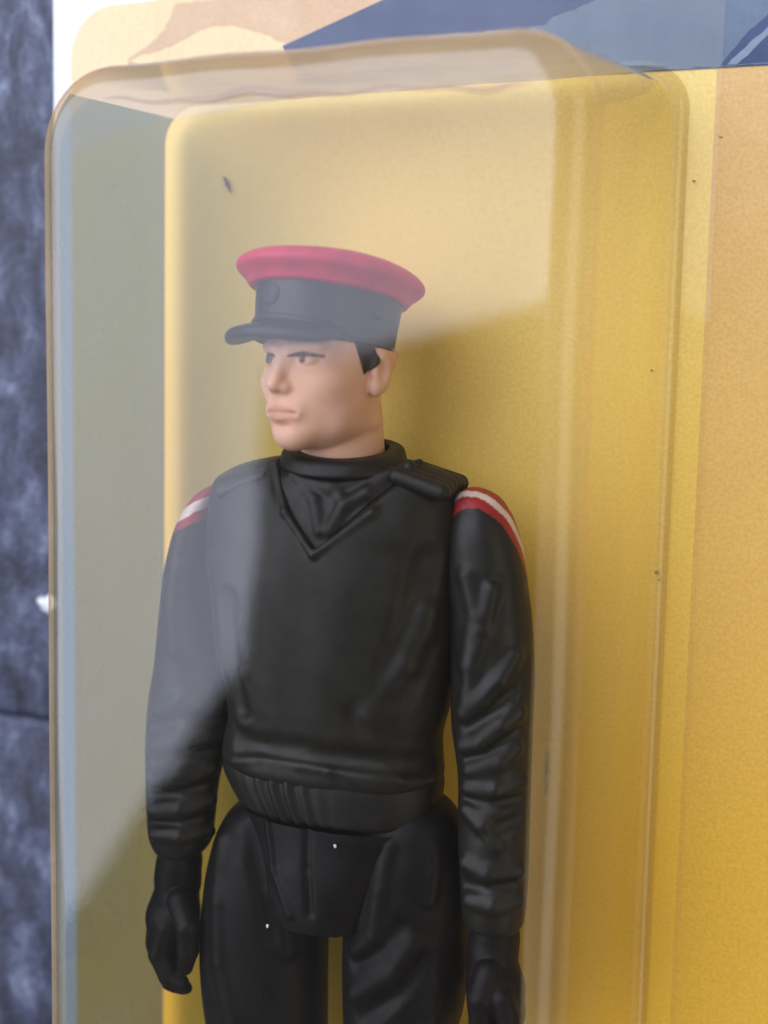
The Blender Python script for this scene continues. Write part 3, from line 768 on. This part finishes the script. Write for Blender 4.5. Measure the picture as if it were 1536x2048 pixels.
def hair(P):
    d = head(P) - 0.10
    x, y, z = np.abs(P[0]), P[1], P[2]
    back = np.maximum(z + 4.0, -2.6 - y)                              # nape and behind the ears
    side = np.maximum(np.maximum(z - 1.05 - 0.42 * y, -0.55 - y - 0.9 * (z - 0.3)), -(z + 0.15 - 0.25 * y))   # sideburn
    zone = np.minimum(back, side)
    zone = np.maximum(zone, y - 1.6)
    return smax(d, zone.astype(np.float32), 0.08)
sculpt('hair', hair, (-4.7, -3.2, -5.6), (4.7, 2.6, 2.2), 0.085, M_HAIR, hd, (HR, HC))

# ---- peaked cap, sitting tipped slightly back
CRm = HR0 @ np.array(Matrix.Rotation(PITCH, 3, 'X')) * 1.005
CC = HC + HR0 @ np.array([0.0, 0.82, 0.0]) + np.array([-0.50, 0.0, 0.0])
def superd(P, yc, rx, rz, zc=0.0):
    k = np.sqrt((P[0] / rx) ** 2 + ((P[2] - zc) / rz) ** 2 + 1e-6); return (k - 1) * np.minimum(rx, rz)
def band(P):
    y = P[1]; g = 1 + 0.018 * (y - 1.5)
    d = superd(P, 0, 4.12 * g, 4.72 * g)
    d = smax(d.astype(np.float32), (np.abs(y - 1.62) - 1.72).astype(np.float32), 0.15)
    # piping at the lower edge of the band
    ringd = np.sqrt(superd(P, 0, 4.14, 4.74) ** 2 + (y - 0.12) ** 2) - 0.17
    return smin(d, ringd.astype(np.float32), 0.1)
cap = sculpt('cap', band, (-5, -0.5, -5.6), (5, 3.8, 5.6), 0.10, M_BAND, toy, (CRm, CC))
def crown(P):
    y = P[1]
    body = ell(P, (0, 4.28, 0), (5.62, 1.36, 6.15))
    under = smax(superd(P, 0, 4.6, 5.15).astype(np.float32), (np.abs(y - 3.7) - 0.75).astype(np.float32), 0.5)
    d = smin(body, under, 0.8)
    d = d + (0.04 * np.sin(3.0 * np.arctan2(P[0], P[2]) + 1.0)).astype(np.float32)
    return smax(d, (3.1 - y).astype(np.float32), 0.15)
sculpt('cap_crown', crown, (-6.2, 2.6, -6.8), (6.2, 6.2, 6.8), 0.10, M_CROWN, cap, (CRm, CC))
def visor(P):
    a = math.radians(22); y = P[1] * math.cos(a) + (P[2] - 3.4) * math.sin(a); z = -P[1] * math.sin(a) + (P[2] - 3.4) * math.cos(a)
    k = np.sqrt((P[0] / 4.2) ** 2 + (z / 2.95) ** 2 + 1e-6); d = (k - 1) * 3.3
    bow = y + 0.050 * P[0] ** 2 - 0.80
    d = smax(d.astype(np.float32), (np.abs(bow) - 0.40).astype(np.float32), 0.45)
    return smax(d, (2.6 - P[2]).astype(np.float32), 0.1)
sculpt('cap_visor', visor, (-4.6, -3.6, 2.2), (4.6, 2.4, 8.2), 0.09, M_BAND, cap, (CRm, CC))
def chin_strap(P):
    y = P[1] - 0.95 + 0.055 * P[0] ** 2 * 0.6
    d = np.sqrt((superd(P, 0, 4.16, 4.76) / 0.7) ** 2 + (y / 1.4) ** 2) - 0.16
    return smax(d.astype(np.float32), (1.2 - P[2]).astype(np.float32), 0.1)
sculpt('chin_strap', chin_strap, (-4.6, -0.6, 0.8), (4.6, 1.9, 5.4), 0.08, M_BAND, cap, (CRm, CC))
def badge(P):
    c = (0, 2.35, 4.75)
    d = ell(P, c, (0.72, 0.76, 0.14))
    rg = np.sqrt((np.sqrt((P[0] - c[0]) ** 2 + (P[1] - c[1]) ** 2) - 0.55) ** 2 + (P[2] - c[2] - 0.06) ** 2) - 0.07
    return smin(smin(d, rg.astype(np.float32), 0.06), sph(P, (0, 2.35, 4.82), 0.16), 0.05)
sculpt('cap_badge', badge, (-1.1, 1.2, 4.2), (1.1, 3.5, 5.4), 0.06, M_BAND, cap, (CRm, CC))
for s in (-1, 1):
    sculpt('cap_button', lambda P: ell(P, (4.15 * s, 1.95, -0.2), (0.38, 0.36, 0.36)), (4.15 * s - .6, 1.4, -.8), (4.15 * s + .6, 2.5, .4), 0.07, M_BAND, cap, (CRm, CC))

# ------------------------------------------------------------------ small marks and debris
def blob(name, c, r, mat, parent=None, jag=0.25, seed=0):
    rg = np.random.default_rng(seed); n, m = 12, 7; V = []
    for i in range(m):
        th_ = math.pi * i / (m - 1)
        for j in range(n):
            ph = 2 * math.pi * j / n; k = 1 + (rg.uniform(-jag, jag) if 0 < i < m - 1 else 0)
            V.append((c[0] + r[0] * k * math.sin(th_) * math.cos(ph), c[1] + r[1] * k * math.sin(th_) * math.sin(ph), c[2] + r[2] * math.cos(th_)))
    Fc = [(i * n + j, (i + 1) * n + j, (i + 1) * n + (j + 1) % n, i * n + (j + 1) % n) for i in range(m - 1) for j in range(n)]
    return mesh_obj(name, V, Fc, mat, parent)
def thing(o, label, cat, group=None):
    o['label'] = label; o['category'] = cat
    if group: o['group'] = group
    return o
c = M(98, 1207, -CARD_T + 0.2)
thing(blob('paint_chip', c, (1.05, 0.62, 0.16), M_CHIP, None, 0.45, 3), 'small white chip lying on the dark blue table by the card edge', 'paint chip')
for x, y, L, s, lab in ((670, 1692, PV, 1, 'white dust speck on the front of the figure\'s hips'), (535, 1852, L1, 2, 'white dust speck on the thigh below the glove'), (936, 1498, AR, 3, 'white dust speck in the elbow fold of the sleeve')):
    thing(blob('dust_speck', surf(L, x, y, 0.18), (0.09, 0.13, 0.07), M_DUST, None, 0.3, s), lab, 'dust speck', 'dust specks on the figure')
d0 = M(455, 370, 0.25)
o = blob('dirt_mark', (0, 0, 0), (0.14, 0.62, 0.06), M_DIRT, bubble, 0.3, 5)
o.location = Vector(d0 * MM); o.rotation_euler = (0, 0, math.radians(25))
for x, y, r, s in ((1441, 274, 0.10, 1), (1388, 362, 0.09, 2), (1303, 741, 0.08, 3), (1313, 1145, 0.12, 4), (1318, 1160, 0.08, 5)):
    blob('ink_speck', M(x, y, 0.30 if x < 1400 else 0.05), (r * 1.1, r * 0.75, 0.03), M_INK, card, 0.4, s)
o = blob('scuff_mark', (0, 0, 0), (0.10, 1.1, 0.05), M_DIRT, bubble, 0.4, 9)
o.location = Vector(M(1092, 1545, H - 1.2) * MM); o.rotation_euler = (0, 0.5, 0)
